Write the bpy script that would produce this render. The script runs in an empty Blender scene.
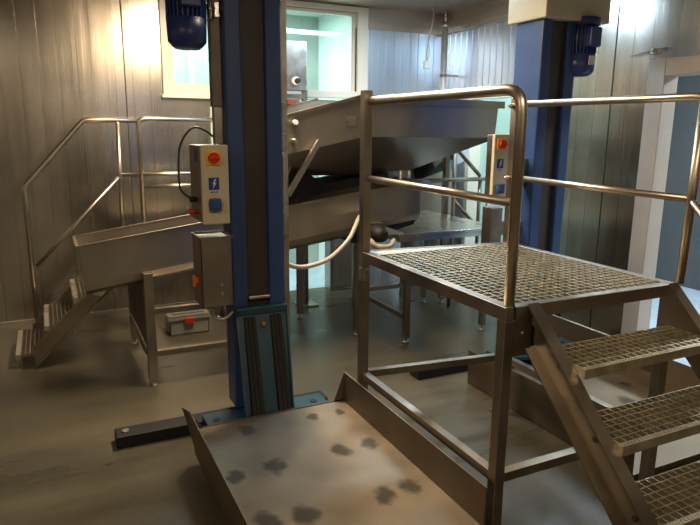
import bpy, bmesh, math, random
from mathutils import Vector, Matrix
random.seed(7)
S = bpy.context.scene
COL = S.collection
PI = math.pi
V = Vector

# ------------------------------------------------------------------ materials
def nt(name):
    m = bpy.data.materials.new(name); m.use_nodes = True
    n = m.node_tree; b = n.nodes['Principled BSDF']
    return m, n, b
def noise(n, scale=(1, 1, 1), sc=5.0, det=3.0, coord='Object', rough=.5):
    tc = n.nodes.new('ShaderNodeTexCoord'); mp = n.nodes.new('ShaderNodeMapping'); tx = n.nodes.new('ShaderNodeTexNoise')
    mp.inputs['Scale'].default_value = scale
    tx.inputs['Scale'].default_value = sc; tx.inputs['Detail'].default_value = det; tx.inputs['Roughness'].default_value = rough
    n.links.new(tc.outputs[coord], mp.inputs['Vector']); n.links.new(mp.outputs['Vector'], tx.inputs['Vector'])
    return tx.outputs['Fac']
def ramp(n, fac, stops):
    r = n.nodes.new('ShaderNodeValToRGB'); e = r.color_ramp.elements
    e[0].position, e[0].color = stops[0][0], (*stops[0][1], 1)
    e[1].position, e[1].color = stops[-1][0], (*stops[-1][1], 1)
    for p, c in stops[1:-1]:
        q = e.new(p); q.color = (*c, 1)
    n.links.new(fac, r.inputs['Fac']); return r.outputs['Color']
def mrange(n, fac, a, b, lo=.3, hi=.7):
    r = n.nodes.new('ShaderNodeMapRange'); r.inputs['From Min'].default_value = lo; r.inputs['From Max'].default_value = hi
    r.inputs['To Min'].default_value = a; r.inputs['To Max'].default_value = b
    n.links.new(fac, r.inputs['Value']); return r.outputs['Result']
def bump(n, b, fac, strength=.1, dist=.01):
    u = n.nodes.new('ShaderNodeBump'); u.inputs['Strength'].default_value = strength; u.inputs['Distance'].default_value = dist
    n.links.new(fac, u.inputs['Height']); n.links.new(u.outputs['Normal'], b.inputs['Normal'])
def metal(name, c, r=.35, var=.12, sc=(1, 1, 1), nsc=6, bs=.06, tint=.12):
    m, n, b = nt(name)
    b.inputs['Metallic'].default_value = 1
    f = noise(n, sc, nsc, 4)
    n.links.new(ramp(n, f, [(.3, tuple(x*(1-tint) for x in c)), (.7, tuple(min(1, x*(1+tint)) for x in c))]), b.inputs['Base Color'])
    n.links.new(mrange(n, f, r-var*.5, r+var*.5), b.inputs['Roughness'])
    bump(n, b, noise(n, sc, nsc*4, 3), bs, .004)
    return m
def paint(name, c, r=.45, tint=.08, nsc=8, spec=.5, coat=0, bs=.03):
    m, n, b = nt(name)
    f = noise(n, (1, 1, 1), nsc, 4)
    n.links.new(ramp(n, f, [(.3, tuple(x*(1-tint) for x in c)), (.7, tuple(x*(1+tint) for x in c))]), b.inputs['Base Color'])
    b.inputs['Roughness'].default_value = r
    b.inputs['Specular IOR Level'].default_value = spec
    if coat: b.inputs['Coat Weight'].default_value = coat
    bump(n, b, f, bs, .004)
    return m

M = {}
M['steel'] = metal('brushed_stainless', (.41, .355, .285), .36, .14, (1, 1, 1), 5)
M['tube'] = metal('polished_tube', (.54, .47, .38), .36, .06, (1, 1, 1), 2, .0)
M['hopper'] = metal('hopper_stainless', (.43, .39, .33), .42, .12, (1, 1, .3), 3)
M['steel_pale'] = metal('pale_stainless', (.72, .69, .62), .3, .1)
M['steel_dark'] = metal('dull_dark_steel', (.2, .17, .14), .5, .15)
M['galv'] = metal('galvanised_grating', (.60, .54, .40), .48, .15, (1, 1, 1), 20, .05)
M['blue'] = paint('blue_enamel', (.036, .078, .22), .38, .1, 10, .5)
M['motor_blue'] = paint('motor_blue_enamel', (.03, .055, .2), .35, .15, 10)
M['groove'] = paint('dark_groove', (.05, .045, .036), .45, .25, 5)
M['teal'] = paint('teal_enamel', (.016, .058, .09), .4, .12, 8)
M['black'] = paint('black_rubber', (.005, .005, .005), .65, .2, 20)
M['rubber'] = paint('brown_black_rubber', (.008, .0068, .006), .8, .25, 30)
M['cream'] = paint('cream_powder_coat', (.62, .55, .38), .4, .03)
M['frame_white'] = paint('cream_window_frame', (.86, .80, .66), .35, .02)
M['door_frame'] = paint('beige_door_frame', (.56, .47, .39), .35, .04)
M['white'] = paint('white_plastic', (.75, .74, .7), .35, .04)
M['hose'] = paint('off_white_hose', (.48, .42, .34), .4, .05)
M['red'] = paint('red_plastic', (.65, .03, .02), .3, .05)
M['dull_red'] = paint('dull_red_plastic', (.22, .04, .025), .4, .1)
M['orange'] = paint('orange_plastic', (.75, .18, .02), .35, .05)
M['yellow'] = paint('yellow_plastic', (.9, .5, .02), .35, .04)
M['sticker'] = paint('sticker_blue', (.02, .06, .3), .35, .04)
M['socket'] = paint('socket_blue', (.04, .09, .26), .4, .1)
M['cable_blue'] = paint('cable_blue_black', (.012, .03, .06), .4, .1)
M['mint'] = paint('mint_white_panel', (.60, .74, .68), .4, .03, 2)
M['mint_wall'] = paint('mint_wall_panel', (.74, .88, .84), .5, .03, 2)
M['far_wall'] = paint('grey_green_panel', (.36, .43, .40), .35, .06, 2)
M['cool_grey'] = paint('cool_grey_panel', (.10, .105, .107), .45, .06, 2)
M['cool_floor'] = paint('cool_floor', (.42, .52, .62), .35, .12, 3)
M['bag'] = paint('beige_plastic_bag', (.42, .36, .26), .45, .2, 30, bs=.3)
M['tub_grey'] = paint('greyish_plastic', (.33, .32, .28), .35, .06)
M['paper'] = paint('white_paper', (.8, .8, .85), .6, .02)
M['groove_seam'] = paint('dark_seam', (.03, .028, .025), .6, .1)

def wall_mat(name='ribbed_stainless_panel', cs=((.46, .425, .38), (.58, .54, .48), (.66, .62, .56)), ro=.20):
    m, n, b = nt(name)
    b.inputs['Metallic'].default_value = 1
    f = noise(n, (1.0, 1.0, .5), 1.6, 3)
    fine = noise(n, (1, 1, .004), 110, 2)
    wide = noise(n, (1, 1, .03), 9, 1)
    n.links.new(ramp(n, f, [(.3, cs[0]), (.5, cs[1]), (.7, cs[2])]), b.inputs['Base Color'])
    n.links.new(mrange(n, f, ro, ro+.07), b.inputs['Roughness'])
    u = n.nodes.new('ShaderNodeBump'); u.inputs['Strength'].default_value = .35; u.inputs['Distance'].default_value = .0022
    n.links.new(fine, u.inputs['Height'])
    v = n.nodes.new('ShaderNodeBump'); v.inputs['Strength'].default_value = .4; v.inputs['Distance'].default_value = .006
    n.links.new(wide, v.inputs['Height']); n.links.new(u.outputs['Normal'], v.inputs['Normal'])
    n.links.new(v.outputs['Normal'], b.inputs['Normal'])
    return m
M['wall'] = wall_mat()
M['wall_cool_light'] = wall_mat('stainless_panel_cool_light_tint', ((.60, .66, .73), (.68, .74, .81), (.76, .82, .88)), .30)  # stainless corner panels with the cool light's blue put into the base colour
M['bulkhead'] = metal('bulkhead_panel', (.55, .48, .4), .45, .1, (.4, .4, 3), 3)

def floor_mat():
    m, n, b = nt('epoxy_floor')
    f = noise(n, (.35, 1.6, 1), 1.6, 6, rough=.6)
    g = noise(n, (1, 1, 1), 26, 4)
    mx = n.nodes.new('ShaderNodeMath'); mx.operation = 'MULTIPLY_ADD'
    n.links.new(g, mx.inputs[0]); mx.inputs[1].default_value = .18; n.links.new(f, mx.inputs[2])
    n.links.new(ramp(n, mx.outputs[0], [(.38, (.05, .043, .028)), (.55, (.078, .068, .044)), (.78, (.12, .105, .066))]), b.inputs['Base Color'])
    n.links.new(mrange(n, f, .22, .5), b.inputs['Roughness'])
    bump(n, b, g, .05, .003)
    return m
M['floor'] = floor_mat()

def tray_mat(spots):
    m, n, b = nt('tray_stainless')
    b.inputs['Metallic'].default_value = 1
    tc = n.nodes.new('ShaderNodeTexCoord')
    nz = n.nodes.new('ShaderNodeTexNoise'); nz.inputs['Scale'].default_value = 14; nz.inputs['Detail'].default_value = 3
    n.links.new(tc.outputs['Object'], nz.inputs['Vector'])
    sub = n.nodes.new('ShaderNodeVectorMath'); sub.operation = 'MULTIPLY_ADD'
    n.links.new(nz.outputs['Color'], sub.inputs[0]); sub.inputs[1].default_value = (.09, .09, 0)
    n.links.new(tc.outputs['Object'], sub.inputs[2])
    acc = None
    for (x, y, r) in spots:
        v = n.nodes.new('ShaderNodeVectorMath'); v.operation = 'SUBTRACT'
        n.links.new(sub.outputs[0], v.inputs[0]); v.inputs[1].default_value = (x+.045, y+.045, 0)
        s = n.nodes.new('ShaderNodeVectorMath'); s.operation = 'MULTIPLY'
        n.links.new(v.outputs[0], s.inputs[0]); s.inputs[1].default_value = (1/r, .72/r, 0)
        l = n.nodes.new('ShaderNodeVectorMath'); l.operation = 'LENGTH'; n.links.new(s.outputs[0], l.inputs[0])
        if acc is None: acc = l.outputs['Value']
        else:
            a = n.nodes.new('ShaderNodeMath'); a.operation = 'MINIMUM'
            n.links.new(acc, a.inputs[0]); n.links.new(l.outputs['Value'], a.inputs[1]); acc = a.outputs[0]
    k = mrange(n, acc, .75, 0, .5, 1.05)
    f = noise(n, (1, 1, 1), 4, 5)
    base = ramp(n, f, [(.3, (.19, .155, .115)), (.7, (.28, .235, .175))])
    mix = n.nodes.new('ShaderNodeMix'); mix.data_type = 'RGBA'
    n.links.new(k, mix.inputs['Factor']); n.links.new(base, mix.inputs['A']); mix.inputs['B'].default_value = (.045, .042, .038, 1)
    n.links.new(mix.outputs['Result'], b.inputs['Base Color'])
    rr = n.nodes.new('ShaderNodeMath'); rr.operation = 'MULTIPLY_ADD'
    n.links.new(k, rr.inputs[0]); rr.inputs[1].default_value = .1; n.links.new(mrange(n, f, .48, .6), rr.inputs[2])
    n.links.new(rr.outputs[0], b.inputs['Roughness'])
    bump(n, b, noise(n, (1, 1, 1), 3, 3), .12, .02)
    return m

def glass_mat():
    m, n, b = nt('window_glass')
    out = n.nodes['Material Output']
    tr = n.nodes.new('ShaderNodeBsdfTransparent'); tr.inputs['Color'].default_value = (.93, .97, .96, 1)
    gl = n.nodes.new('ShaderNodeBsdfGlossy'); gl.inputs['Roughness'].default_value = .04
    mx = n.nodes.new('ShaderNodeMixShader'); fr = n.nodes.new('ShaderNodeFresnel'); fr.inputs['IOR'].default_value = 1.5
    n.links.new(fr.outputs[0], mx.inputs[0]); n.links.new(tr.outputs[0], mx.inputs[1]); n.links.new(gl.outputs[0], mx.inputs[2])
    n.links.new(mx.outputs[0], out.inputs['Surface'])
    return m
M['glass'] = glass_mat()
def clear_plastic():
    m, n, b = nt('frosted_clear_plastic')
    b.inputs['Base Color'].default_value = (.5, .47, .4, 1); b.inputs['Roughness'].default_value = .3
    b.inputs['Transmission Weight'].default_value = .55; b.inputs['IOR'].default_value = 1.3
    return m
M['clear'] = clear_plastic()

# ------------------------------------------------------------------ mesh helpers
class MB:
    def __init__(s): s.bm = bmesh.new()
    def box(s, x0, x1, y0, y1, z0, z1, bev=0):
        vs = [s.bm.verts.new((x, y, z)) for z in (z0, z1) for y in (y0, y1) for x in (x0, x1)]
        fs = [(0, 2, 3, 1), (4, 5, 7, 6), (0, 1, 5, 4), (2, 6, 7, 3), (0, 4, 6, 2), (1, 3, 7, 5)]
        fa = [s.bm.faces.new([vs[i] for i in f]) for f in fs]
        if bev:
            es = list({e for f in fa for e in f.edges})
            bmesh.ops.bevel(s.bm, geom=es, offset=bev, segments=2, affect='EDGES', profile=.5)
        return s
    def beam(s, a, b, w, h, up=(0, 0, 1)):
        a, b = V(a), V(b); d = (b-a).normalized(); u = V(up)
        r = d.cross(u).normalized(); u = r.cross(d).normalized()
        vs = []
        for p in (a, b):
            for i, j in ((-1, -1), (1, -1), (1, 1), (-1, 1)):
                vs.append(s.bm.verts.new(p + r*(i*w/2) + u*(j*h/2)))
        for f in ((0, 1, 2, 3), (7, 6, 5, 4), (0, 4, 5, 1), (1, 5, 6, 2), (2, 6, 7, 3), (3, 7, 4, 0)):
            s.bm.faces.new([vs[i] for i in f])
        return s
    def tube(s, pts, r, seg=14, cap=True):
        pts = [V(p) for p in pts]; rings = []
        t0 = (pts[1]-pts[0]).normalized()
        n = t0.orthogonal().normalized()
        for i, p in enumerate(pts):
            if i == 0: t = (pts[1]-p).normalized()
            elif i == len(pts)-1: t = (p-pts[i-1]).normalized()
            else: t = ((pts[i+1]-p).normalized()+(p-pts[i-1]).normalized()).normalized()
            n = (n - t*n.dot(t)).normalized(); b = t.cross(n)
            rr = r[i] if isinstance(r, (list, tuple)) else r
            rings.append([s.bm.verts.new(p + (n*math.cos(2*PI*k/seg)+b*math.sin(2*PI*k/seg))*rr) for k in range(seg)])
        for A, B in zip(rings, rings[1:]):
            for k in range(seg):
                f = s.bm.faces.new([A[k], A[(k+1) % seg], B[(k+1) % seg], B[k]]); f.smooth = True
        if cap:
            s.bm.faces.new(rings[0][::-1]); s.bm.faces.new(rings[-1])
        return s
    def cyl(s, a, b, r, seg=20): return s.tube([a, b], r, seg)
    def prism(s, poly, off):
        off = V(off); A = [s.bm.verts.new(V(p)) for p in poly]; B = [s.bm.verts.new(V(p)+off) for p in poly]
        n = len(poly)
        s.bm.faces.new(A[::-1]); s.bm.faces.new(B)
        for i in range(n): s.bm.faces.new([A[i], A[(i+1) % n], B[(i+1) % n], B[i]])
        return s
    def quad(s, *p):
        s.bm.faces.new([s.bm.verts.new(V(q)) for q in p]); return s

def setp(o, label=None, cat=None, group=None, kind=None):
    if label: o['label'] = label
    if cat: o['category'] = cat
    if group: o['group'] = group
    if kind: o['kind'] = kind
def origin(o):
    p = V((0, 0, 0))
    while o: p = p + o.location; o = o.parent
    return p
def obj(name, mb, mat, parent=None, bev=0, solid=0, label=None):
    bm = mb.bm if isinstance(mb, MB) else mb
    bmesh.ops.recalc_face_normals(bm, faces=bm.faces)
    if parent: bmesh.ops.translate(bm, vec=-origin(parent), verts=bm.verts)
    me = bpy.data.meshes.new(name); bm.to_mesh(me); bm.free()
    o = bpy.data.objects.new(name, me); COL.objects.link(o)
    me.materials.append(M[mat] if isinstance(mat, str) else mat)
    if parent: o.parent = parent
    if solid:
        k = o.modifiers.new('solid', 'SOLIDIFY'); k.thickness = solid; k.offset = 0
    if bev:
        k = o.modifiers.new('bevel', 'BEVEL'); k.width = bev; k.segments = 2; k.limit_method = 'ANGLE'
    if label: o['label'] = label
    return o
def thing(name, loc, label, cat, group=None):
    o = bpy.data.objects.new(name, None); COL.objects.link(o); o.location = loc; o.empty_display_size = .1
    setp(o, label, cat, group); return o
def struct(name, mb, mat, **k):
    o = obj(name, mb, mat, **k); o['kind'] = 'structure'; return o
def arc(c, r, a0, a1, u, w, n=8):
    c, u, w = V(c), V(u), V(w)
    return [c + u*(r*math.cos(a0+(a1-a0)*i/n)) + w*(r*math.sin(a0+(a1-a0)*i/n)) for i in range(n+1)]
def fillet(pts, r, n=7):
    pts = [V(p) for p in pts]; out = [pts[0]]
    for a, b, c in zip(pts, pts[1:], pts[2:]):
        u = (a-b).normalized(); w = (c-b).normalized()
        p, q = b+u*r, b+w*r
        for i in range(n+1):
            t = i/n; out.append(p*(1-t)**2 + b*2*t*(1-t) + q*t*t)
    out.append(pts[-1]); return out
def spline(pts, n=8):
    pts = [V(p) for p in pts]; P = [pts[0]]+pts+[pts[-1]]; out = []
    for i in range(1, len(P)-2):
        a, b, c, d = P[i-1:i+3]
        for k in range(n):
            t = k/n
            out.append(.5*((2*b)+(c-a)*t+(2*a-5*b+4*c-d)*t*t+(3*b-a-3*c+d)*t**3))
    out.append(pts[-1]); return out

# ------------------------------------------------------------------ room
M['pipe'] = metal('satin_pipe', (.85, .78, .68), .55, .1)
M['belly'] = metal('shaded_belly_steel', (.27, .24, .2), .5, .12, (1, 1, .4), 4)  # hopper steel darkened, the shade under the hopper put into its colour
CEIL = 2.98; WY = 6.12; WX = 4.1
X0, Y0 = -3.2, -2.4
struct('floor', MB().box(X0-.2, WX+.06, Y0-.2, WY+.1, -.1, 0), 'floor')
struct('ceiling', MB().box(X0-.2, WX+.2, Y0-.2, WY+.2, CEIL, CEIL+.1), 'bulkhead')

def ribbed(mb, p0, p1, z0, z1, nrm, pitch=.15, gw=.007, gd=.003, thick=.08):
    """panel with narrow vertical grooves; outer face on the side of nrm"""
    p0, p1, nrm = V(p0), V(p1), V(nrm); L = (p1-p0).length; d = (p1-p0)/L
    prof = [(0, 0)]
    x = pitch*.5
    while x < L-gw:
        prof += [(x-gw/2, 0), (x-gw/4, -gd), (x+gw/4, -gd), (x+gw/2, 0)]
        x += pitch
    prof.append((L, 0))
    poly = [p0+d*a+nrm*b for a, b in prof] + [p1-nrm*thick, p0-nrm*thick]
    n = len(poly)
    A = [mb.bm.verts.new((q.x, q.y, z0)) for q in poly]; B = [mb.bm.verts.new((q.x, q.y, z1)) for q in poly]
    for i in range(n): mb.bm.faces.new([A[i], A[(i+1) % n], B[(i+1) % n], B[i]])
    mb.bm.faces.new(A[::-1]); mb.bm.faces.new(B)
    return mb
# back wall with two windows and a doorway panel
BZ = 2.77     # top of the ribbed cladding, right part
W1 = (1.12, 1.68, 2.12, 2.92); W2 = (2.10, 3.03, 1.80, 2.92)
w = MB()
ribbed(w, (X0, WY, 0), (W1[0], WY, 0), 0, CEIL, (0, -1, 0))
ribbed(w, (W1[0], WY, 0), (W1[1], WY, 0), 0, W1[2], (0, -1, 0))
ribbed(w, (W1[0], WY, 0), (W1[1], WY, 0), W1[3], CEIL, (0, -1, 0))
ribbed(w, (W1[1], WY, 0), (W2[0], WY, 0), 0, CEIL, (0, -1, 0))
ribbed(w, (W2[0], WY, 0), (2.13, WY, 0), 0, W2[2], (0, -1, 0))
ribbed(w, (2.13, WY, 0), (2.75, WY, 0), 1.67, W2[2], (0, -1, 0))
ribbed(w, (2.75, WY, 0), (W2[1], WY, 0), 0, W2[2], (0, -1, 0))
ribbed(w, (W2[0], WY, 0), (W2[1], WY, 0), W2[3], CEIL, (0, -1, 0))
struct('wall_back', w, 'wall')
w = MB(); ribbed(w, (W2[1], WY, 0), (WX+.08, WY, 0), 0, BZ, (0, -1, 0), pitch=.1, gw=.014, gd=.006); struct('wall_back_right', w, 'wall_cool_light')
struct('trim_1', MB().box(W2[1]+.13, WX, WY-.02, WY+.1, BZ, CEIL), 'bulkhead')
# right wall: ribbed cladding, dull band above, mint door, doorway
DY0, DY1, DZ = 2.15, 3.215, 2.14
w = MB()
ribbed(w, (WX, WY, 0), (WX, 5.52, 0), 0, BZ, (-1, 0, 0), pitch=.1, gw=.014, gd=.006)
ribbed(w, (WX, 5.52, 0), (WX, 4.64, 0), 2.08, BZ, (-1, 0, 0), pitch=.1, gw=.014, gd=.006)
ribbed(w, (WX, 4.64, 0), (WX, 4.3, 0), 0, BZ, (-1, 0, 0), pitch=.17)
struct('wall_right_rear', w, 'wall_cool_light')
w = MB()
ribbed(w, (WX, 4.3, 0), (WX, DY1+.02, 0), 0, BZ, (-1, 0, 0), pitch=.17)
ribbed(w, (WX, DY1+.02, 0), (WX, DY0-.02, 0), DZ+.02, BZ, (-1, 0, 0), pitch=.17)
ribbed(w, (WX, DY0-.02, 0), (WX, Y0, 0), 0, BZ, (-1, 0, 0), pitch=.17)
struct('wall_right', w, 'wall')
struct('trim_2', MB().box(WX-.02, WX+.08, 3.0, WY-.02, BZ, CEIL), 'bulkhead')
struct('trim_3', MB().box(WX-.05, WX-.02, 3.0, WY-.02, BZ-.0, BZ+.05), 'steel_pale')
w = MB(); ribbed(w, (X0, Y0, 0), (X0, WY, 0), 0, CEIL, (1, 0, 0)); struct('wall_left', w, 'wall')
w = MB(); ribbed(w, (WX, Y0, 0), (X0, Y0, 0), 0, CEIL, (0, 1, 0)); struct('wall_front', w, 'wall')
struct('trim_4', MB().box(WX-.004, WX, 3.70, 3.708, 0, BZ), 'groove_seam')      # panel joints
struct('trim_5', MB().box(.705, .713, WY-.004, WY, 0, CEIL), 'groove_seam')
struct('baseboard_back', MB().box(X0, 2.12, WY-.018, WY, 0, .035), 'steel_pale')
struct('baseboard_right', MB().box(WX-.018, WX, DY1+.12, 4.62, 0, .035), 'steel')

def window(name, W):
    x0, x1, z0, z1 = W; f = MB(); t = .085
    for a in ((x0-t, x0, z0-t, z1+.05), (x1, x1+.12, z0-t, z1+.05), (x0, x1, z0-t, z0), (x0, x1, z1, z1+.05)):
        f.box(a[0], a[1], WY-.035, WY+.12, a[2], a[3], .004)
    for a in ((x0, x0+.03, z0, z1), (x1-.03, x1, z0, z1), (x0+.03, x1-.03, z0, z0+.03), (x0+.03, x1-.03, z1-.03, z1)):
        f.box(a[0], a[1], WY+.03, WY+.09, a[2], a[3])
    f.box(x0-t-.015, x1+.13, WY-.06, WY-.035, z0-t-.02, z0-t+.01)
    o = struct(name, f, 'frame_white')
    obj('pane', MB().box(x0+.03, x1-.03, WY+.055, WY+.061, z0+.03, z1-.03), 'glass', o)
    return o
window('window_1', W1); w2 = window('window_2', W2)
obj('crossbar', MB().box(2.10, 3.03, WY-.035, WY+.10, 2.06, 2.13, .004).box(2.27, 2.33, WY-.035, WY+.10, 1.80, 2.06, .004), 'frame_white', w2)
struct('trim_6', MB().box(1.46, 1.50, WY-.04, WY-.002, .04, 2.01), 'mint')      # pale conduit below the window

# open doorways to the cool-lit rooms
f = MB()
for a in ((4.60, 4.66, 0, 2.12), (5.50, 5.56, 0, 2.12)): f.box(WX-.03, WX+.12, a[0], a[1], a[2], a[3])
f.box(WX-.03, WX+.12, 4.66, 5.50, 2.06, 2.12); struct('door_1', f, 'frame_white')
struct('wall_corridor_partition', MB().box(4.95, 5.0, 4.1, 6.3, 0, 2.8), 'mint_wall')
f = MB()
f.box(2.11, 2.16, WY-.03, WY+.12, 0, 1.70); f.box(2.72, 2.77, WY-.03, WY+.12, 0, 1.70); f.box(2.11, 2.77, WY-.03, WY+.12, 1.65, 1.70); struct('door_2', f, 'steel')
# door opening, right wall
f = MB()
f.box(WX-.03, WX+.12, DY1, DY1+.145, 0, DZ+.12, .006); f.box(WX-.03, WX+.12, DY0-.11, DY0, 0, DZ+.12, .006)
f.box(WX-.03, WX+.12, DY0, DY1, DZ, DZ+.12, .006)
d = struct('door_3', f, 'door_frame')
obj('threshold', MB().box(WX-.06, WX+.12, DY0, DY1, 0, .012), 'steel_pale', d)
# room beyond that doorway
struct('floor_corridor', MB().box(WX+.06, 9.0, -.5, 6.6, -.1, 0), 'cool_floor')
w = MB(); ribbed(w, (6.5, 6.6, 0), (6.5, -.5, 0), 0, 2.8, (-1, 0, 0), pitch=.3); struct('wall_corridor_far', w, 'cool_grey')
w = MB(); w.box(WX+.12, 7.4, 6.3, 6.4, 0, 2.8); w.box(WX+.12, 7.4, -.5, -.4, 0, 2.8); struct('wall_corridor_sides', w, 'mint_wall')
struct('ceiling_corridor', MB().box(WX+.12, 7.5, -.5, 6.4, 2.8, 2.9), 'mint_wall')
# room behind the windows
struct('wall_beyond_back', ribbed(MB(), (-.4, 7.35, 0), (4.0, 7.35, 0), 0, 3.3, (0, -1, 0), pitch=.2), 'far_wall')
struct('wall_beyond_side', MB().box(3.12, 3.2, WY+.14, 7.35, 0, 3.1), 'mint_wall')
struct('wall_beyond_left', MB().box(-.5, -.4, WY+.14, 7.4, 0, 3.1), 'cool_grey')
struct('ceiling_beyond', MB().box(-.5, 3.2, WY+.14, 7.4, 3.06, 3.12), 'mint_wall')
struct('floor_beyond', MB().box(-.5, 3.2, WY+.12, 7.4, -.1, 0), 'cool_floor')
struct('trim_7', MB().box(1.52, 1.56, 7.2, 7.26, 0, 3.05).box(1.8, 1.84, 7.2, 7.26, 0, 3.05), 'white')

# ------------------------------------------------------------------ grating
def grating(x0, x1, y0, y1, z, h=.022, p=.042):
    g = MB(); t = .006
    nx = max(2, round((x1-x0)/p)); ny = max(2, round((y1-y0)/p))
    for i in range(nx+1):
        x = x0+(x1-x0)*i/nx; g.box(x-t/2, x+t/2, y0, y1, z-h, z)
    for j in range(ny+1):
        y = y0+(y1-y0)*j/ny; g.box(x0, x1, y-t/2, y+t/2, z-h*.8, z-.001)
    return g

def channel(a, b, out, h=.19, fl=.05, t=.007):
    """C channel along a->b (top edge line), web on the inner side, flanges pointing to out; h measured vertically"""
    a, b, out = V(a), V(b), V(out); m = MB(); dn = V((0, 0, -h))
    web = [a, b, b+dn, a+dn]
    m.prism(web, -out*t)
    m.prism([a, b, b+V((0, 0, -t*1.5)), a+V((0, 0, -t*1.5))], out*fl)
    m.prism([a+dn+V((0, 0, t*1.5)), b+dn+V((0, 0, t*1.5)), b+dn, a+dn], out*fl)
    return m

# ------------------------------------------------------------------ near platform
P = thing('access_platform', (1.97, 2.3, 0), 'large stainless access platform with grating deck, guard rails and steps at right', 'platform')
ax, bx, y0, y1, dz = 1.515, 2.475, 1.77, 3.01, 1.093
y2 = 2.905
sq = .048
def leg(x, y, top, par=P):
    m = MB().box(x, x+sq, y, y+sq, .012, top, .003); m.box(x-.015, x+sq+.015, y-.015, y+sq+.015, 0, .012)
    return obj('leg', m, 'steel', par)
leg(ax, y0, dz-.055); leg(ax, y1-sq, 1.945); leg(bx-sq, y0, dz-.055); leg(bx-sq, y2-sq, 1.93)
m = MB()
m.box(ax+sq, bx-sq, y0, y0+.04, dz-.055, dz, .003)
m.beam((ax+sq, y1-.02, dz-.028), (bx-sq, y2-.02, dz-.028), .04, .054)
m.box(ax, ax+.04, y0, y1-sq, dz-.055, dz, .003); m.box(bx-.04, bx, y0, y2-sq, dz-.055, dz, .003)
m.box(ax+.04, bx-.04, 2.35, 2.38, dz-.06, dz-.03)
obj('deck_frame', m, 'steel', P)
obj('grating', grating(ax+.042, bx-.042, y0+.042, 2.36, dz-.001), 'galv', P)
obj('grating', grating(ax+.042, bx-.042, 2.372, y2-.045, dz-.001), 'galv', P)
obj('corner_plate', MB().box(ax+sq, ax+.13, y0-.004, y0+.004, dz-.2, dz-.002).cyl((ax+.085, y0-.004, dz-.11), (ax+.085, y0-.012, dz-.11), .008, 6), 'steel', P)
obj('edge_strip', MB().prism([(ax+.042, y2-.045, dz-.006), (bx-.06, y2-.045, dz-.006), (ax+.042, y1-.035, dz-.006)], (0, 0, .004)), 'galv', P)
obj('name_plate', MB().box(ax-.004, ax, y1-sq+.004, y1-.006, .93, 1.0).box(ax+.005, ax+sq-.005, y1-sq-.003, y1-sq, .93, 1.0), 'steel_pale', P)
zl = .394
m = MB(); s = .04
m.box(ax+.004, ax+.004+s, y0+sq, y1-sq, zl-s, zl); m.box(bx-.044, bx-.004, y0+sq, y2-sq, zl-s, zl)
m.box(ax+sq, bx-sq, y0+.004, y0+.044, zl-s, zl); m.beam((ax+sq, y1-.024, zl-s/2), (bx-sq, y2-.024, zl-s/2), s, s)
obj('lower_frame', m, 'steel', P)
obj('side_beam', MB().box(bx-.046, bx-.03, y0+sq, y2-sq, .66, .76), 'steel', P)
# guard rails: left side, bent tube from the deck corner to the rear post
R = .0215; zt = 1.893
tx, ty = ax+.04, y0+.03
obj('guard_rail', MB().tube(fillet([(tx, ty, dz), (tx, ty, zt), (tx, y1-sq/2, zt)], .085), R), 'tube', P)
obj('mid_rail', MB().tube([(tx, ty, 1.484), (tx, y1-sq/2-.01, 1.488)], .0175), 'tube', P)
# right side
rx = bx+.012
obj('guard_rail', MB().tube(fillet([(rx-.02, y2-.03, zt), (rx, y0-.02, zt), (rx, y0-.79, zt-.74)], .06), .018), 'tube', P)
obj('mid_rail', MB().tube([(rx-.02, y2-.03, 1.475), (rx, y0+.0, 1.465)], .0165), 'tube', P)
obj('guard_post', MB().tube([(rx, y0-.0, dz), (rx, y0-.01, zt-.01)], .019), 'tube', P)
obj('mid_rail', MB().tube([(rx, y0+.0, 1.465), (rx, y0-.75, .78)], .0165), 'tube', P)
obj('guard_post', MB().tube([(rx, y0-.7, .43), (rx, y0-.7, zt-.66)], .018), 'tube', P)
for z in (zt-.01, 1.475):
    obj('tube_end', MB().tube([(bx-sq-.035, y2-sq/2, z), (bx-sq-.02, y2-sq/2, z), (bx-sq, y2-sq/2, z)], [.008, .014, .014], 12), 'steel_pale', P)
# stairs
sx0, sx1 = 1.67, 2.42
slope = .965
def yz(y): return 1.098+(y-y0)*slope
yb = y0-(1.098-.19)/slope*.985
for (sx, o) in ((sx0, (-1, 0, 0)), (sx1, (1, 0, 0))):
    st = obj('stringer', channel((sx, y0, yz(y0)), (sx, yb-.12, yz(yb-.12)), o, .185), 'steel', P)
treads = [(1.516, .915), (1.325, .71), (1.135, .515), (.945, .335), (.755, .155)]
for (ty_, tz) in treads:
    t = obj('tread', grating(sx0+.012, sx1-.012, ty_+.02, ty_+.235, tz-.002, .024, .036), 'galv', P)
    nm = MB().box(sx0+.003, sx1-.003, ty_-.004, ty_+.018, tz-.038, tz, .002)
    for k in range(40):
        x = sx0+.02+k*.0166; nm.box(x, x+.008, ty_+.002, ty_+.012, tz, tz+.002)
    obj('nosing', nm, 'galv', t)
for (ty_, tz) in treads[:3]:
    obj('bolt', MB().cyl((sx0-.007, ty_+.1, tz-.02), (sx0-.018, ty_+.1, tz-.02), .011, 6), 'steel_dark', P)

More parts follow.
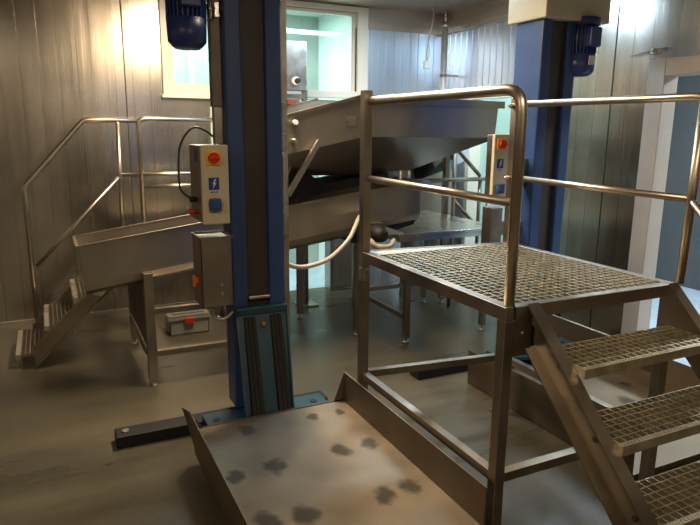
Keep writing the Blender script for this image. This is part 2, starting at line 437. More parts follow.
# ------------------------------------------------------------------ column lifts
SP = [(.85, 2.99, .055), (.67, 2.578, .05), (.866, 2.583, .06), (1.233, 2.995, .04), (.70, 2.19, .06), (.857, 2.165, .06), (1.387, 2.98, .03),
      (1.212, 2.589, .055), (1.377, 2.591, .05), (1.226, 2.149, .055), (1.355, 2.158, .055)]
def motor(cx, cy, z, r, par, small=False):
    m = MB(); H = .36
    m.tube([(cx, cy, z+.14), (cx, cy, z+H)], r*.86, 28)
    for k in range(26):
        a = 2*PI*k/26; c, s_ = math.cos(a), math.sin(a)
        m.beam((cx+c*r*.92, cy+s_*r*.92, z+.14), (cx+c*r*.92, cy+s_*r*.92, z+H-.01), .006, r*.2, up=(c, s_, 0))
    m.cyl((cx, cy, z+H-.02), (cx, cy, z+H+.03), r*1.15, 28)
    o = obj('motor', m, 'motor_blue', par)
    f = MB().tube([(cx, cy, z), (cx, cy, z+.012), (cx, cy, z+.035), (cx, cy, z+.15)], [r*.62, r*.78, r*.98, r*1.03], 28)
    fc = obj('fan_cover', f, 'motor_blue', o)
    obj('terminal_box', MB().box(cx-.05, cx+.05, cy-r*1.35, cy-r*.8, z+.19, z+.32, .008), 'motor_blue', o)
    return o
def control_box(x0, x1, yf, z0, z1, par, dep=.30):
    b = obj('control_box', MB().box(x0, x1, yf+.03, yf+dep, z0+.004, z1-.004, .004), 'steel', par)
    obj('door', MB().box(x0-.004, x1+.004, yf, yf+.03, z0, z1, .005), 'cream', b)
    cx = (x0+x1)/2-.008
    ys = z1-.065
    sw = obj('isolator_switch', MB().box(cx-.036, cx+.036, yf-.008, yf, ys-.038, ys+.036, .003), 'yellow', b)
    obj('switch_handle', MB().tube([(cx, yf-.008, ys), (cx, yf-.026, ys)], .028, 24).box(cx-.028, cx+.028, yf-.034, yf-.024, ys-.008, ys+.008, .003), 'red', sw)
    zs = z1-.21
    st = obj('warning_sticker', MB().box(cx-.028, cx+.026, yf-.002, yf, zs-.018, zs+.045), 'sticker', b)
    bolt = [(.004, .038), (-.010, .012), (-.002, .012), (-.008, -.012), (.012, .018), (.003, .018), (.012, .038)]
    obj('lightning_mark', MB().prism([(cx+a, yf-.0022, zs+c) for a, c in bolt], (0, -.001, 0)), 'white', st)
    lg = MB().box(cx-.028, cx+.026, yf-.002, yf, zs-.038, zs-.021)
    obj('sticker_strip', lg, 'white', st)
    mk = MB()
    for k in range(5): mk.box(cx-.022+k*.009, cx-.016+k*.009, yf-.003, yf-.002, zs-.034, zs-.025)
    obj('printed_marks', mk, 'sticker', st)
    zp = z0+.105
    so = obj('power_socket', MB().tube([(cx, yf, zp), (cx, yf-.02, zp), (cx, yf-.03, zp)], [.033, .033, .026], 20).box(cx-.03, cx+.03, yf-.026, yf, zp-.034, zp+.03, .004), 'socket', b)
    obj('socket_flap', MB().box(cx-.024, cx+.024, yf-.036, yf-.026, zp-.02, zp+.034, .004), 'socket', so)
    obj('side_label', MB().box(x0-.0015, x0, yf+dep*.4, yf+dep*.57, z1-.09, z1-.03), 'sticker', b)
    return b

def lift(name, c, cw, yf, depth, side, label, tray, foot, plate_y):
    """c column centre x, yf column front y, side -1 motor on the left / +1 on the right"""
    L = thing(name, (c, yf+depth/2, 0), label, 'lift')
    x0, x1 = c-cw/2, c+cw/2; zt = 2.49; yb = yf+depth
    gw = cw*.425; g0, g1 = c-gw/2, c+gw/2
    m = MB()
    m.box(x0, g0, yf, yb, .1, zt, .012); m.box(g1, x1, yf, yb, .1, zt, .012); m.box(g0, g1, yf+depth*.75, yb, .1, zt)
    obj('column', m, 'blue', L)
    m = MB().box(g0, g1, yf+.035, yf+.05, .12, zt)
    gm = obj('guide_channel', m, 'groove', L)
    bx0, bx1 = (x0-.45, x1+.03) if side < 0 else (x0-.03, x1+.24)
    obj('drive_head', MB().box(bx0, bx1, yf-.05, yb+.06, zt, zt+.3, .008), 'cream', L)
    # feet
    fx0, fx1, fy0, fy1 = foot
    m = MB().box(fx0, fx1, fy0, fy1, 0, .07, .006)
    fo = obj('foot', m, 'black', L)
    obj('foot_bolt', MB().cyl((fx0+.055, (fy0+fy1)/2, .07), (fx0+.055, (fy0+fy1)/2, .078), .02, 16), 'steel_pale', fo)
    pb = MB(); py0, py1 = plate_y
    pb.prism([(x0-.2, py0+.06, .074), (x0-.03, py0, .074), (x1+.08, py0, .074), (x1+.23, py0+.06, .074), (x1+.23, py1, .074), (x0-.2, py1, .074)], (0, 0, .024))
    pl = obj('base_plate', pb, 'teal', L)
    for xs_ in (x0-.14, x1+.15): obj('slot', MB().tube([(xs_, py0+.13, .098), (xs_, py0+.13, .102)], .022, 16), 'black', pl)
    # steel guard strip on the right edge
    if side < 0:
        obj('guard_strip', MB().box(x1+.004, x1+.036, yf+.01, yf+.035, .1, zt), 'steel_pale', L)
        obj('cable_cover', MB().box(x0-.06, x0-.005, yf+.06, yf+.12, 1.86, zt, .003), 'steel_dark', L)
        cc = obj('cable_cover', MB().box(x0-.055, x0-.008, yf+.06, yf+.11, 1.66, 1.86, .003), 'steel', L)
    # carriage
    yt, ybm, ztop, zb = yf-.03, tray[2]+.035, .735, .17
    cw2 = cw*.47
    ca = MB()
    ca.prism([(c-cw2, yt, ztop), (c+cw2, yt, ztop), (c+cw2*.69, ybm, zb), (c-cw2*1.1, ybm, zb)], (0, .012, 0))
    ca.box(c-cw2-.005, c+cw2+.005, yt-.03, yt+.02, ztop-.04, ztop, .004)
    for sx in (-1, 1):
        e = c+sx*cw2; e2 = c+cw2*(.69 if sx > 0 else -1.1)
        ca.prism([(e, yt-.03, ztop-.06), (e, yt+.012, ztop), (e2, ybm+.015, zb), (e2, ybm-.03, zb)], (sx*.008, 0, 0))
    cr = obj('carriage', ca, 'teal', L)
    for sx in (-1, 1):
        ra = MB()
        for k in (-1, 0, 1):
            xt, xb = c+sx*cw*.25+k*.023, c+sx*cw*.25+k*.024-.022
            ra.prism([(xt-.010, yt-.034, ztop-.055), (xt+.010, yt-.034, ztop-.055), (xb+.0105, ybm-.034, zb), (xb-.0105, ybm-.034, zb)], (0, .026, 0))
        xt, xb = c+sx*cw*.25, c+sx*cw*.25-.022
        ra.prism([(xt-.034, yt-.026, ztop-.055), (xt+.034, yt-.026, ztop-.055), (xb+.036, ybm-.026, zb), (xb-.036, ybm-.026, zb)], (0, .02, 0))
        obj('rubber_strip', ra, 'rubber', cr)
    obj('carriage_bolt', MB().cyl((c, yt-.005, .64), (c, yt-.05, .64), .023, 18), 'steel_dark', cr)
    obj('bolt_head', MB().cyl((c, yt-.05, .64), (c, yt-.056, .64), .013, 12), 'steel_pale', cr)
    obj('chain_bar', MB().box(g0+.004, g1-.002, yf-.01, yf+.015, .772, .79, .003), 'steel_pale', cr)
    # tray
    tx0, tx1, ty1, ty0, tz = tray
    h = .175 if side < 0 else .25; fl = .045 if side < 0 else .004
    tm = MB()
    tm.box(tx0, tx1, ty0, ty1, tz-.03, tz)
    tm.box(tx0+.004, tx1-.004, ty1-.004, ty1, tz, tz+.006)
    # side walls: left one leans out, back ends folded in
    def wall(xa, sgn, flare):
        o1 = [(xa, ty0, tz-.03), (xa, ty1, tz-.03), (xa+sgn*flare, ty1, tz+h*(.85 if sgn < 0 else 1)), (xa+sgn*flare, ty0, tz+h)]
        tm.prism(o1, (sgn*.006, 0, 0))
        tm.prism([(xa, ty1, tz), (xa+sgn*flare, ty1, tz+h*(.85 if sgn < 0 else 1)), (xa-sgn*.06, ty1, tz)], (0, -.004, 0))
    wall(tx1, 1, .006)
    if side < 0:      # left side upright with a bent-out rear corner and a skirt below the floor
        tm.prism([(tx0-.012, ty0, tz-.09), (tx0-.012, ty1-.10, tz-.09), (tx0-.03, ty1-.10, tz+h*.85), (tx0-.03, ty0, tz+h*.85)], (-.006, 0, 0))
        tm.prism([(tx0-.012, ty1-.10, tz-.06), (tx0-.012, ty1, tz-.03), (tx0-.05, ty1, tz+h*.78), (tx0-.03, ty1-.10, tz+h*.85)], (-.006, 0, 0))
        tm.prism([(tx0-.012, ty1, tz), (tx0-.05, ty1, tz+h*.8), (tx0+.05, ty1, tz)], (0, -.004, 0))
        tm.box(tx0-.014, tx0, ty0, ty1, tz-.03, tz)
    else: wall(tx0, -1, fl)
    if side < 0: tm.box(tx0+.1, tx0+.16, ty0, ty1+.04, tz-.07, tz-.03); tm.box(tx1-.16, tx1-.1, ty0, ty1+.04, tz-.07, tz-.03)
    sp = [(x-c, y-(yf+depth/2), r) for x, y, r in SP] if side < 0 else [(0, -1, .06), (.2, -.8, .04), (-.2, -.7, .05)]
    obj('tray', tm, tray_mat(sp), L)
    return L
LL = lift('column_lift', 1.0625, .315, 3.40, .17, -1,
          'tall blue column lift in front with floor tray and stainless boxes on its left',
          (.595, 1.477, 3.12, 1.78, .17), (.225, 1.5, 3.39, 3.515), (3.19, 3.42))
RL = lift('column_lift', 3.28, .32, 3.45, .28, 1,
          'blue column lift behind the access platform with a motor high on its right',
          (2.56, 3.58, 3.34, 1.95, .035), (2.26, 3.9, 3.52, 3.64), (3.37, 3.6))
motor(.715, 3.42, 2.145, .1, LL)
obj('motor_bracket', MB().beam((.80, 3.42, 2.36), (.93, 3.46, 2.36), .03, .025).cyl((.83, 3.39, 2.30), (.83, 3.39, 2.40), .012).box(.855, .875, 3.38, 3.40, 2.31, 2.38), 'steel_pale', LL)
mr = motor(3.50, 3.47, 2.13, .10, RL)
obj('rating_plate', MB().box(3.47, 3.52, 3.355, 3.362, 2.20, 2.26), 'white', mr)
cb = control_box(.715, .848, 3.20, 1.255, 1.662, LL)
obj('box_bracket', MB().box(.848, .91, 3.44, 3.47, 1.35, 1.55), 'steel', LL)
obj('push_button', MB().tube([(.715, 3.38, 1.30), (.70, 3.38, 1.30), (.68, 3.38, 1.30)], [.01, .01, .022], 16), 'red', cb)
obj('cable', MB().tube(spline([(.86, 3.50, 1.69), (.80, 3.49, 1.735), (.73, 3.47, 1.745), (.655, 3.42, 1.66), (.635, 3.40, 1.53), (.64, 3.38, 1.42), (.70, 3.37, 1.37)]), .006, 10), 'cable_blue', LL)
obj('cable_gland', MB().tube([(.715, 3.37, 1.37), (.68, 3.37, 1.37)], .014, 12), 'black', cb)
# stainless enclosure below
m = MB(); ex0, ex1, ey0, ey1, ez0, ez1 = .695, .862, 3.22, 3.42, .80, 1.185
m.box(ex0, ex1, ey0, ey0+.004, ez0, ez1); m.box(ex0, ex0+.004, ey0, ey1, ez0, ez1); m.box(ex1-.004, ex1, ey0, ey1, ez0, ez1)
m.box(ex0, ex1, ey1-.004, ey1, ez0, ez1); m.box(ex0, ex1, ey0, ey1, ez0, ez0+.004); m.box(ex0, ex1, ey0, ey1, ez1-.014, ez1-.01)
m.box(ex0-.006, ex1+.006, ey0-.006, ey0, ez1-.012, ez1); m.box(ex0-.006, ex0, ey0, ey1, ez1-.012, ez1)
eb = obj('junction_box', m, 'steel', LL)
for z in (.925, .875): obj('lock', MB().cyl((.80, 3.22, z), (.80, 3.21, z), .008), 'steel_pale', eb)
obj('rotary_knob', MB().tube([(ex0, 3.33, .93), (ex0-.012, 3.33, .93), (ex0-.018, 3.33, .93)], [.024, .024, .014], 16).box(ex0-.026, ex0-.012, 3.322, 3.338, .90, .96), 'orange', eb)
obj('box_bracket', MB().box(.85, .91, 3.42, 3.45, .9, 1.1), 'steel', LL)
obj('cable', MB().tube(spline([(.80, 3.33, .80), (.80, 3.33, .79), (.765, 3.34, .78), (.79, 3.36, .70), (.85, 3.38, .68), (.93, 3.42, .72)]), .007, 8)
    .tube(spline([(.83, 3.33, .80), (.825, 3.33, .79), (.79, 3.35, .765), (.75, 3.36, .80)]), .006, 8), 'hose', LL)
cb2 = control_box(2.745, 2.865, 3.42, 1.25, 1.72, RL, .09)
obj('box_bracket', MB().box(2.80, 3.13, 3.511, 3.54, 1.35, 1.55), 'steel', RL)
obj('junction_box', MB().box(2.76, 2.86, 3.44, 3.54, .95, 1.22, .004), 'steel', RL)
obj('box_bracket', MB().box(2.80, 3.13, 3.541, 3.57, 1.0, 1.1), 'steel', RL)
h = MB().tube(spline([(1.222, 3.50, .99), (1.24, 3.50, .965), (1.32, 3.55, .915), (1.43, 3.65, .875), (1.56, 3.75, .86), (1.68, 3.83, .865), (1.80, 3.90, .905), (1.92, 3.95, .99), (2.04, 4.05, 1.11), (2.18, 4.212, 1.14)]), .0155, 12)
o = obj('hose', h, 'hose'); setp(o, 'off-white flexible hose looping from the front blue column to the trough', 'hose')

# ------------------------------------------------------------------ lower trough conveyor
T = thing('inclined_trough', (1.4, 4.4, 0), 'long low stainless trough rising to the right behind the front blue column', 'trough')
ta, tb = .14, 2.68; ya, yb_ = 4.22, 4.62
def zr(x): return 1.005+(x-ta)*.135
m = MB(); bm = m.bm
prof = [(0, 0), (0, -.25), (.03, -.30), (.09, -.335), (.2, -.345), (.31, -.335), (.37, -.30), (.40, -.25), (.40, 0)]
def sec(x, z): return [bm.verts.new((x+.09*(-dz_), ya+dy_, z+dz_)) for dy_, dz_ in prof]
A = sec(ta, zr(ta)); B = sec(tb-.03, zr(tb-.03))
for i in range(len(A)-1): bm.faces.new([A[i], A[i+1], B[i+1], B[i]])
bm.faces.new(A); bm.faces.new(B[::-1])
obj('trough_body', m, 'hopper', T, solid=.006)
m = MB()
m.beam((ta-.01, ya-.006, zr(ta)), (tb, ya-.006, zr(tb)), .022, .012); m.beam((ta-.01, yb_+.006, zr(ta)), (tb, yb_+.006, zr(tb)), .022, .012)
m.beam((ta-.006, ya, zr(ta)), (ta-.006, yb_, zr(ta)), .02, .012); m.beam((tb, ya, zr(tb)), (tb, yb_, zr(tb)), .02, .012)
obj('rim', m, 'steel', T)
m = MB().tube([(ta+.25, (ya+yb_)/2, zr(ta)-.19), (tb-.1, (ya+yb_)/2, zr(tb)-.20)], .03, 12)
n = 60; pts = []
for k in range(n*6):
    a = k/6*2*PI/2.0; x = ta+.25+(tb-ta-.4)*k/(n*6); pts.append((x, (ya+yb_)/2+.12*math.cos(a), zr(x)-.2+.12*math.sin(a)))
m.tube(pts, .008, 6)
obj('auger', m, 'steel_dark', T)
def sleg(x, y, z, par, w=.05, name='leg'):
    return obj(name, MB().box(x-w/2, x+w/2, y-w/2, y+w/2, .05, z, .003).cyl((x, y, .008), (x, y, .05), .009, 10).tube([(x, y, 0), (x, y, .01), (x, y, .02)], [.028, .026, .01], 16), 'steel', par)
sleg(.55, 4.215, .80, T, .06); sleg(.54, 5.15, .80, T); sleg(1.45, 4.22, .90, T, .06); sleg(1.45, 4.75, .90, T)
m = MB()
m.box(.56, 1.42, 4.195, 4.235, .51, .55, .002); m.box(.56, 1.42, 4.195, 4.235, .21, .25, .002)
m.box(.51, .55, 4.245, 5.13, .22, .26); m.box(.52, .56, 4.24, 5.12, .74, .78); m.box(1.43, 1.47, 4.24, 4.73, .84, .88)
obj('stand_frame', m, 'steel', T)
obj('side_plate', MB().box(.522, .528, 4.25, 5.125, .28, .74), 'steel_dark', T)
# drive at the right-hand end
m = MB().tube([(2.20, 4.13, .98), (2.20, 4.10, .98), (2.20, 4.03, .98), (2.20, 3.98, .975), (2.20, 3.965, .975)], [.04, .062, .062, .05, .02], 20)
dm = obj('gear_motor', m, 'black', T)
obj('cover_bag', MB().tube(spline([(2.09, 3.99, .965), (2.12, 3.95, .915), (2.18, 3.93, .90), (2.25, 3.94, .905), (2.30, 3.98, .945)], 5), [.012, .016, .02, .022, .02, .022, .018, .021, .024, .02, .022, .019, .021, .018, .02, .017, .02, .016, .018, .014, .01], 10)
    .tube([(2.10, 4.03, 1.02), (2.08, 3.99, .98), (2.07, 3.97, .955)], [.02, .024, .012], 10), 'bag', dm)
obj('pointed_lever', MB().prism([(2.24, 4.02, 1.04), (2.42, 4.04, .975), (2.42, 4.04, .965), (2.26, 4.02, .975)], (0, .012, 0)), 'steel_pale', dm)
obj('motor_mount', MB().box(2.12, 2.28, 4.12, 4.26, .90, 1.05, .004), 'steel_dark', T)
sleg(2.30, 4.60, 1.0, T, .045)
m = MB(); x = tb-.05
obj('end_skirt', MB().prism([(2.1, 4.26, zr(2.1)-.335), (2.60, 4.26, zr(2.6)-.31), (2.66, 4.26, zr(2.6)-.24), (2.64, 4.26, zr(2.6)-.34), (2.1, 4.26, zr(2.1)-.39)], (0, .32, 0)), 'black', T)

# ------------------------------------------------------------------ upper hopper
Hh = thing('feed_hopper', (2.4, 4.7, 0), 'big stainless hopper high up with sloping belly, above the low trough', 'hopper')
st = [(1.34, 1.765, 1.52, 1.40), (2.18, 1.985, 1.69, 1.39), (2.74, 1.975, 1.69, 1.42), (3.42, 1.965, 1.685, 1.675)]
def hop(idx, end):
    m = MB(); bm = m.bm; secs = []
    for (x, a, b_, c_) in st:
        k = 0 if x > 3.4 else 1
        q = ((x, 4.25, a), (x - (.0 if k else .02), 4.255, b_), (x, 4.25+.22*k+.02, c_), (x, 5.15-.22*k-.02, c_), (x, 5.145, b_), (x, 5.15, a))
        secs.append([bm.verts.new(q[i]) for i in idx])
    for A, B in zip(secs, secs[1:]):
        for i in range(len(idx)-1):
            if end or i != 1: bm.faces.new([A[i], A[i+1], B[i+1], B[i]])
    return m, bm, secs
m, bm, secs = hop((0, 1, 4, 5), False)
bm.faces.new(secs[0]); bm.faces.new(secs[-1][::-1])
obj('hopper_body', m, 'hopper', Hh, solid=.006)
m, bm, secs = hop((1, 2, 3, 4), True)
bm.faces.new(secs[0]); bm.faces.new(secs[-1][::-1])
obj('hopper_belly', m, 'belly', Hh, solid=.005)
m = MB()
for y in (4.235, 5.165):
    m.beam((1.33, y, 1.775), (2.18, y, 1.995), .03, .02); m.beam((2.18, y, 1.965), (3.45, y, 1.95), .03, .055)
m.beam((3.45, 4.22, 1.95), (3.45, 5.18, 1.95), .03, .055); m.beam((1.34, 4.22, 1.775), (1.34, 5.18, 1.775), .03, .02)
obj('rim', m, 'steel', Hh)
obj('data_plate', MB().box(2.02, 2.10, 4.242, 4.246, 1.77, 1.84), 'steel_pale', Hh)
for (x, y, z) in ((1.45, 4.38, 1.5), (1.45, 5.08, 1.5), (2.03, 5.24, 1.64), (3.54, 5.14, 1.94)): sleg(x, y, z, Hh, .05)
obj('leg_bracket', MB().box(3.44, 3.52, 5.12, 5.16, 1.84, 1.92), 'steel', Hh)
obj('strut', MB().beam((1.54, 4.19, 1.28), (1.80, 4.23, 1.66), .028, .035), 'steel_pale', Hh)
obj('strut', MB().beam((1.42, 4.19, 1.20), (1.68, 4.40, 1.58), .028, .03), 'steel', Hh)
obj('fitting', MB().tube([(1.61, 4.20, 1.79), (1.61, 4.25, 1.79)], .018, 14), 'white', Hh)
obj('fitting', MB().tube([(1.60, 4.18, 1.66), (1.60, 4.30, 1.66)], .016, 14), 'steel_pale', Hh)
obj('underside_shade', MB().prism([(1.50, 4.45, 1.26), (1.58, 4.45, 1.40), (1.66, 4.45, 1.43), (1.78, 4.45, 1.43), (1.92, 4.45, 1.33), (2.15, 4.45, 1.36), (2.5, 4.45, 1.40), (2.5, 4.45, 1.34), (2.1, 4.45, 1.28), (1.6, 4.45, 1.2)], (0, .4, 0)), 'black', Hh)  # added black block standing in for the shadow below the hopper
m = MB()
for x in (2.60, 2.68): m.cyl((x, 4.42, 1.34), (x, 4.42, 1.42), .012)
m.box(2.5, 2.85, 4.36, 4.5, 1.30, 1.335)
obj('outlet_bracket', m, 'steel_pale', Hh)

# ------------------------------------------------------------------ table under the hopper
K = thing('work_table', (2.95, 4.8, 0), 'plain stainless table standing behind the grating deck, under the big hopper', 'table')
obj('table_top', MB().box(2.47, 3.50, 4.20, 5.40, .905, .935, .004).box(2.49, 3.48, 4.22, 5.38, .865, .905), 'steel_pale', K)
for x, y in ((2.59, 4.25), (3.38, 4.26), (2.58, 5.20), (3.40, 5.26)): sleg(x, y, .87, K, .048)
m = MB()
m.box(2.61, 3.36, 4.235, 4.265, .24, .28) if False else None
m.box(2.60, 3.38, 5.19, 5.22, .20, .24); m.box(2.575, 2.605, 4.27, 5.18, .20, .24); m.box(3.375, 3.405, 4.28, 5.24, .20, .24)
obj('lower_frame', m, 'steel', K)

# ------------------------------------------------------------------ rear left platform
Q = thing('access_platform', (1.0, 5.55, 0), 'far platform with tubular handrails and small steps coming down at the left wall', 'platform')
yn, yfz = 4.92, 5.56
sl = .95
def sz(x): return .13+(x+.225)*sl
for y, o in ((yn, (0, -1, 0)), (yfz, (0, 1, 0))):
    x0_, x1_ = -.19, .62
    obj('stringer', channel((x0_, y, sz(x0_)), (x1_, y, sz(x1_)), o, .155, .05), 'steel', Q)
for (x, z) in ((-.30, .11), (-.095, .305), (.115, .50), (.31, .70)):
    t = obj('tread', grating(x+.02, x+.20, yn+.01, yfz-.01, z, .025, .03), 'steel', Q)
    obj('nosing', MB().box(x-.015, x+.02, yn+.004, yfz-.004, z-.04, z, .002), 'steel_pale', t)
m = MB().box(.58, .62, yn, 5.66, .84, .90).box(.62, 1.38, yn, yn+.04, .84, .90).box(.62, 1.38, 5.62, 5.66, .84, .90).box(1.34, 1.38, yn+.04, 5.62, .84, .90)
obj('deck_frame', m, 'steel', Q)
obj('grating', grating(.62, 1.34, yn+.04, 5.62, .895), 'galv', Q)
for (x, y) in ((.60, 5.60), (1.35, 5.60), (1.35, yn+.03), (.66, yn+.03)): leg_ = sleg(x, y, .84, Q, .045)
obj('gusset', MB().prism([(.24, yn-.052, .52), (.30, yn-.052, .50), (.37, yn-.052, .60), (.34, yn-.052, .60), (.30, yn-.052, .545), (.26, yn-.052, .55)], (0, .02, 0)), 'steel_pale', Q)
yr = 5.62; r = .0195
obj('stair_rail', MB().tube(fillet([(-.17, yr, .14), (-.17, yr, 1.27), (.31, yr, 1.80), (.72, yr, 1.80)], .03, 4), r), 'tube', Q)
obj('stair_rail', MB().tube([(-.135, yr, .62), (.55, yr, 1.33)], .016), 'tube', Q)
obj('rail_foot', MB().box(-.21, -.12, 5.57, 5.66, 0, .15), 'steel', Q)
obj('guard_post', MB().tube([(.55, yr, .86), (.57, yr, 1.80)], .017), 'tube', Q)
obj('guard_rail', MB().tube(fillet([(.735, yr, .86), (.735, yr, 1.815), (1.40, yr, 1.815)], .06), r), 'tube', Q)
obj('guard_post', MB().tube([(1.39, yr, 0), (1.39, yr, 1.80)], .017), 'tube', Q)
obj('mid_rail', MB().tube([(.565, yr, 1.35), (1.40, yr, 1.35)], .017), 'tube', Q)
obj('mid_rail', MB().tube([(.74, yr, 1.245), (1.40, yr, 1.245)], .017), 'tube', Q)

# ------------------------------------------------------------------ rear right handrail + small inclined conveyor
Z = thing('stair_handrail', (3.7, 5.0, 0), 'grey tubular handrail sloping down right beside the mint door', 'handrail')
obj('rail', MB().tube([(3.50, 5.0, 1.62), (3.84, 5.0, 1.31)], .02).tube([(3.54, 5.0, 1.08), (3.86, 5.0, .78)], .017).tube([(3.0, 4.98, 1.275), (3.98, 4.98, 1.275)], .02), 'steel', Z)
for x, t_ in ((3.85, 1.31), (3.54, 1.59), (3.96, 1.27)): obj('post', MB().tube([(x, 5.0, 0), (x, 5.0, t_)], .019), 'steel', Z)
I = thing('inclined_conveyor', (3.5, 5.45, 0), 'grey steel inclined conveyor half hidden behind the hopper, white sheet on its motor', 'conveyor')
obj('side_panel', MB().prism([(3.25, 5.42, 1.9), (3.52, 5.42, 1.75), (3.86, 5.42, 1.25), (3.86, 5.42, .72), (3.60, 5.42, .72), (3.05, 5.42, 1.4)], (0, .3, 0)), 'hopper', I)
for x in (3.3, 3.8): obj('leg', MB().box(x-.02, x+.02, 5.5, 5.54, 0, 1.0), 'steel', I)
mt = obj('drive_motor', MB().tube([(3.34, 5.4, 1.34), (3.62, 5.4, 1.42)], .1, 18), 'black', I)
obj('gear_case', MB().box(3.38, 3.50, 5.24, 5.42, 1.44, 1.56, .01), 'steel_dark', mt)
obj('plastic_flap', MB().prism([(3.42, 5.22, 1.48), (3.60, 5.22, 1.57), (3.62, 5.22, 1.50), (3.47, 5.22, 1.38)], (0, .02, 0)), 'bag', mt)
obj('paper_sheet', MB().prism([(3.68, 5.22, 1.56), (3.84, 5.22, 1.60), (3.88, 5.22, 1.47), (3.72, 5.22, 1.40)], (0, .004, 0)), 'paper', I)
obj('sheet_bracket', MB().box(3.70, 3.85, 5.224, 5.44, 1.45, 1.50), 'steel_dark', I)

# ------------------------------------------------------------------ control cabinet by the window
Cc = thing('control_cabinet', (2.16, 5.66, 0), 'small stainless control cabinet with a black knob on a post before the right window', 'control cabinet')
obj('cabinet_body', MB().box(2.02, 2.262, 5.60, 5.78, 2.09, 2.535, .006), 'steel_pale', Cc)
kb = obj('selector_knob', MB().tube([(2.15, 5.60, 2.175), (2.15, 5.585, 2.175)], .038, 20), 'white', Cc)
obj('knob_grip', MB().tube([(2.155, 5.585, 2.175), (2.155, 5.555, 2.175)], .025, 16), 'black', kb)
obj('post', MB().box(2.24, 2.28, 5.64, 5.70, .01, 2.2).box(2.02, 2.06, 5.64, 5.70, 1.9, 2.1), 'steel', Cc)
obj('foot_plate', MB().box(2.16, 2.36, 5.56, 5.76, 0, .012), 'steel', Cc)
obj('beacon_block', MB().box(2.06, 2.2, 5.64, 5.74, 1.96, 2.02, .005).box(2.04, 2.24, 5.64, 5.74, 1.90, 1.93), 'steel_dark', Cc)
obj('beacon_lens', MB().box(2.08, 2.16, 5.625, 5.64, 1.965, 2.0), 'dull_red', Cc)
obj('beacon_holder', MB().box(2.05, 2.24, 5.64, 5.74, 2.02, 2.06).box(2.07, 2.19, 5.65, 5.73, 1.93, 1.96), 'steel_dark', Cc)

# ------------------------------------------------------------------ crate, pipe, socket, hook
Cr = thing('plastic_crate', (1.0, 5.34, 0), 'translucent plastic crate with a red clip on the floor behind the trough stand', 'crate')
m = MB(); cx0, cx1, cy0, cy1 = .84, 1.17, 5.22, 5.46
for a in ((cx0, cx1, cy0, cy0+.006), (cx0, cx1, cy1-.006, cy1), (cx0, cx0+.006, cy0, cy1), (cx1-.006, cx1, cy0, cy1)): m.box(a[0], a[1], a[2], a[3], 0, .15)
m.box(cx0, cx1, cy0, cy1, 0, .008)
m.box(cx0-.015, cx1+.015, cy0-.015, cy0, .135, .155); m.box(cx0-.015, cx1+.015, cy1, cy1+.015, .135, .155)
m.box(cx0-.015, cx0, cy0, cy1, .135, .155); m.box(cx1, cx1+.015, cy0, cy1, .135, .155)
obj('tub', m, 'tub_grey', Cr)
obj('clip', MB().box(.96, 1.04, cy0-.03, cy0-.014, .10, .15, .004), 'red', Cr)
obj('lid', MB().box(cx0-.01, cx1+.01, cy0-.01, cy1+.01, .155, .175, .005).box(cx0+.03, cx1-.03, cy0+.03, cy1-.03, .175, .185), 'clear', Cr)

W_ = thing('steel_pipe', (3.91, 5.80, 0), 'vertical stainless pipe hanging from the ceiling before the room corner', 'pipe')
obj('pipe_body', MB().tube([(3.91, 5.8, 0), (3.91, 5.8, 2.80)], .032, 18), 'pipe', W_)
obj('pipe_cap', MB().tube([(3.91, 5.8, 2.80), (3.91, 5.8, 2.83), (3.91, 5.8, 2.86)], [.04, .03, .012], 18).cyl((3.91, 5.8, 2.86), (3.91, 5.8, CEIL), .010, 10), 'steel_pale', W_)
obj('pipe_clamp', MB().cyl((3.91, 5.8, 2.30), (3.91, 5.8, 2.325), .038, 18).box(3.95, 4.1, 5.79, 5.81, 2.30, 2.325), 'steel', W_)
G = thing('hanging_socket', (3.70, 5.8, 2.41), 'small white socket box hanging on a thin cable left of the steel pipe', 'socket')
obj('socket_box', MB().box(3.665, 3.735, 5.78, 5.83, 2.37, 2.45, .006), 'white', G)
obj('cable', MB().tube(spline([(3.695, 5.805, 2.45), (3.70, 5.80, 2.60), (3.74, 5.80, 2.78), (3.76, 5.80, 2.90), (3.75, 5.80, CEIL)]), .007, 8)
    .tube(spline([(3.705, 5.805, 2.45), (3.72, 5.80, 2.55), (3.705, 5.80, 2.68), (3.735, 5.80, 2.76)]), .005, 8), 'hose', G)
hk = thing('wall_hook', (WX-.01, 3.35, 2.32), 'small metal wall hook above the beige door frame', 'hook')
obj('hook_body', MB().box(WX-.03, WX, 3.32, 3.36, 2.30, 2.34, .004).cyl((WX-.03, 3.34, 2.32), (WX-.06, 3.30, 2.33), .008), 'steel_pale', hk)
obj('wire', MB().tube([(WX-.02, 3.36, 2.325), (WX-.02, 3.53, 2.305)], .004, 8).tube([(WX-.02, 3.30, 2.335), (WX-.02, 3.22, 2.335)], .004, 8), 'steel_dark', hk)

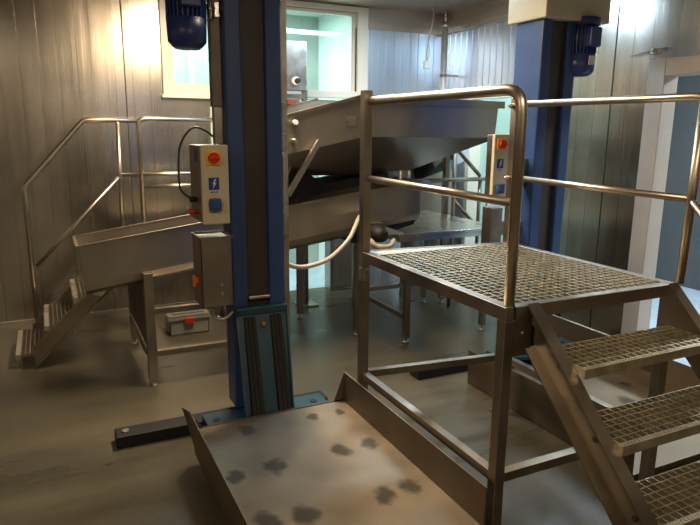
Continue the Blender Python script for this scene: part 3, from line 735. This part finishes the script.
# ------------------------------------------------------------------ lights
def area(name, loc, size, energy, color, rot=(0, 0, 0)):
    l = bpy.data.lights.new(name, 'AREA'); l.shape = 'RECTANGLE'; l.size, l.size_y = size; l.energy = energy; l.color = color
    o = bpy.data.objects.new(name, l); COL.objects.link(o); o.location = loc; o.rotation_euler = rot
    return o
warm = (1.0, .79, .55); cool = (.58, .80, 1.0)
area('lamp_warm_front', (1.3, 4.1, 2.94), (.3, 1.6), 115, warm)
area('lamp_warm_back', (-1.2, 1.2, 2.94), (1.3, .2), 22, warm)
area('lamp_warm_middle', (1.2, .2, 2.94), (1.3, .2), 30, warm)
area('lamp_cool_corner', (3.0, 4.6, 2.94), (1.1, .3), 48, cool)
area('lamp_doorway', (4.6, 5.1, 2.7), (.3, 1.2), 15, (.80, 1.0, .94))
area('lamp_beyond', (1.2, 6.75, 3.0), (2.6, .3), 85, (.80, 1.0, .97))
area('lamp_corridor', (5.6, 2.6, 2.75), (.6, 2.5), 120, (.86, .94, 1.0))

wd = bpy.data.worlds.new('world'); S.world = wd; wd.use_nodes = True
wd.node_tree.nodes['Background'].inputs['Color'].default_value = (.03, .028, .025, 1)

# ------------------------------------------------------------------ camera
yaw, pitch, roll = [math.radians(a) for a in (25.924, 12.157, .5026)]
f = V((math.sin(yaw)*math.cos(pitch), math.cos(yaw)*math.cos(pitch), -math.sin(pitch)))
r_ = V((math.cos(yaw), -math.sin(yaw), 0)); u = r_.cross(f)
r2 = r_*math.cos(roll)+u*math.sin(roll); u2 = -r_*math.sin(roll)+u*math.cos(roll)
cam = bpy.data.cameras.new('camera'); co = bpy.data.objects.new('camera', cam); COL.objects.link(co)
mt_ = Matrix((r2, u2, -f)).transposed().to_4x4(); mt_.translation = V((0, 0, 1.75)); co.matrix_world = mt_
cam.sensor_width = 36; cam.lens = 622.2/700*36; cam.clip_start = .05
S.camera = co
S.view_settings.view_transform = 'Standard'; S.view_settings.look = 'None'; S.view_settings.gamma = 1
S.view_settings.use_curve_mapping = False; S.view_settings.exposure = .22
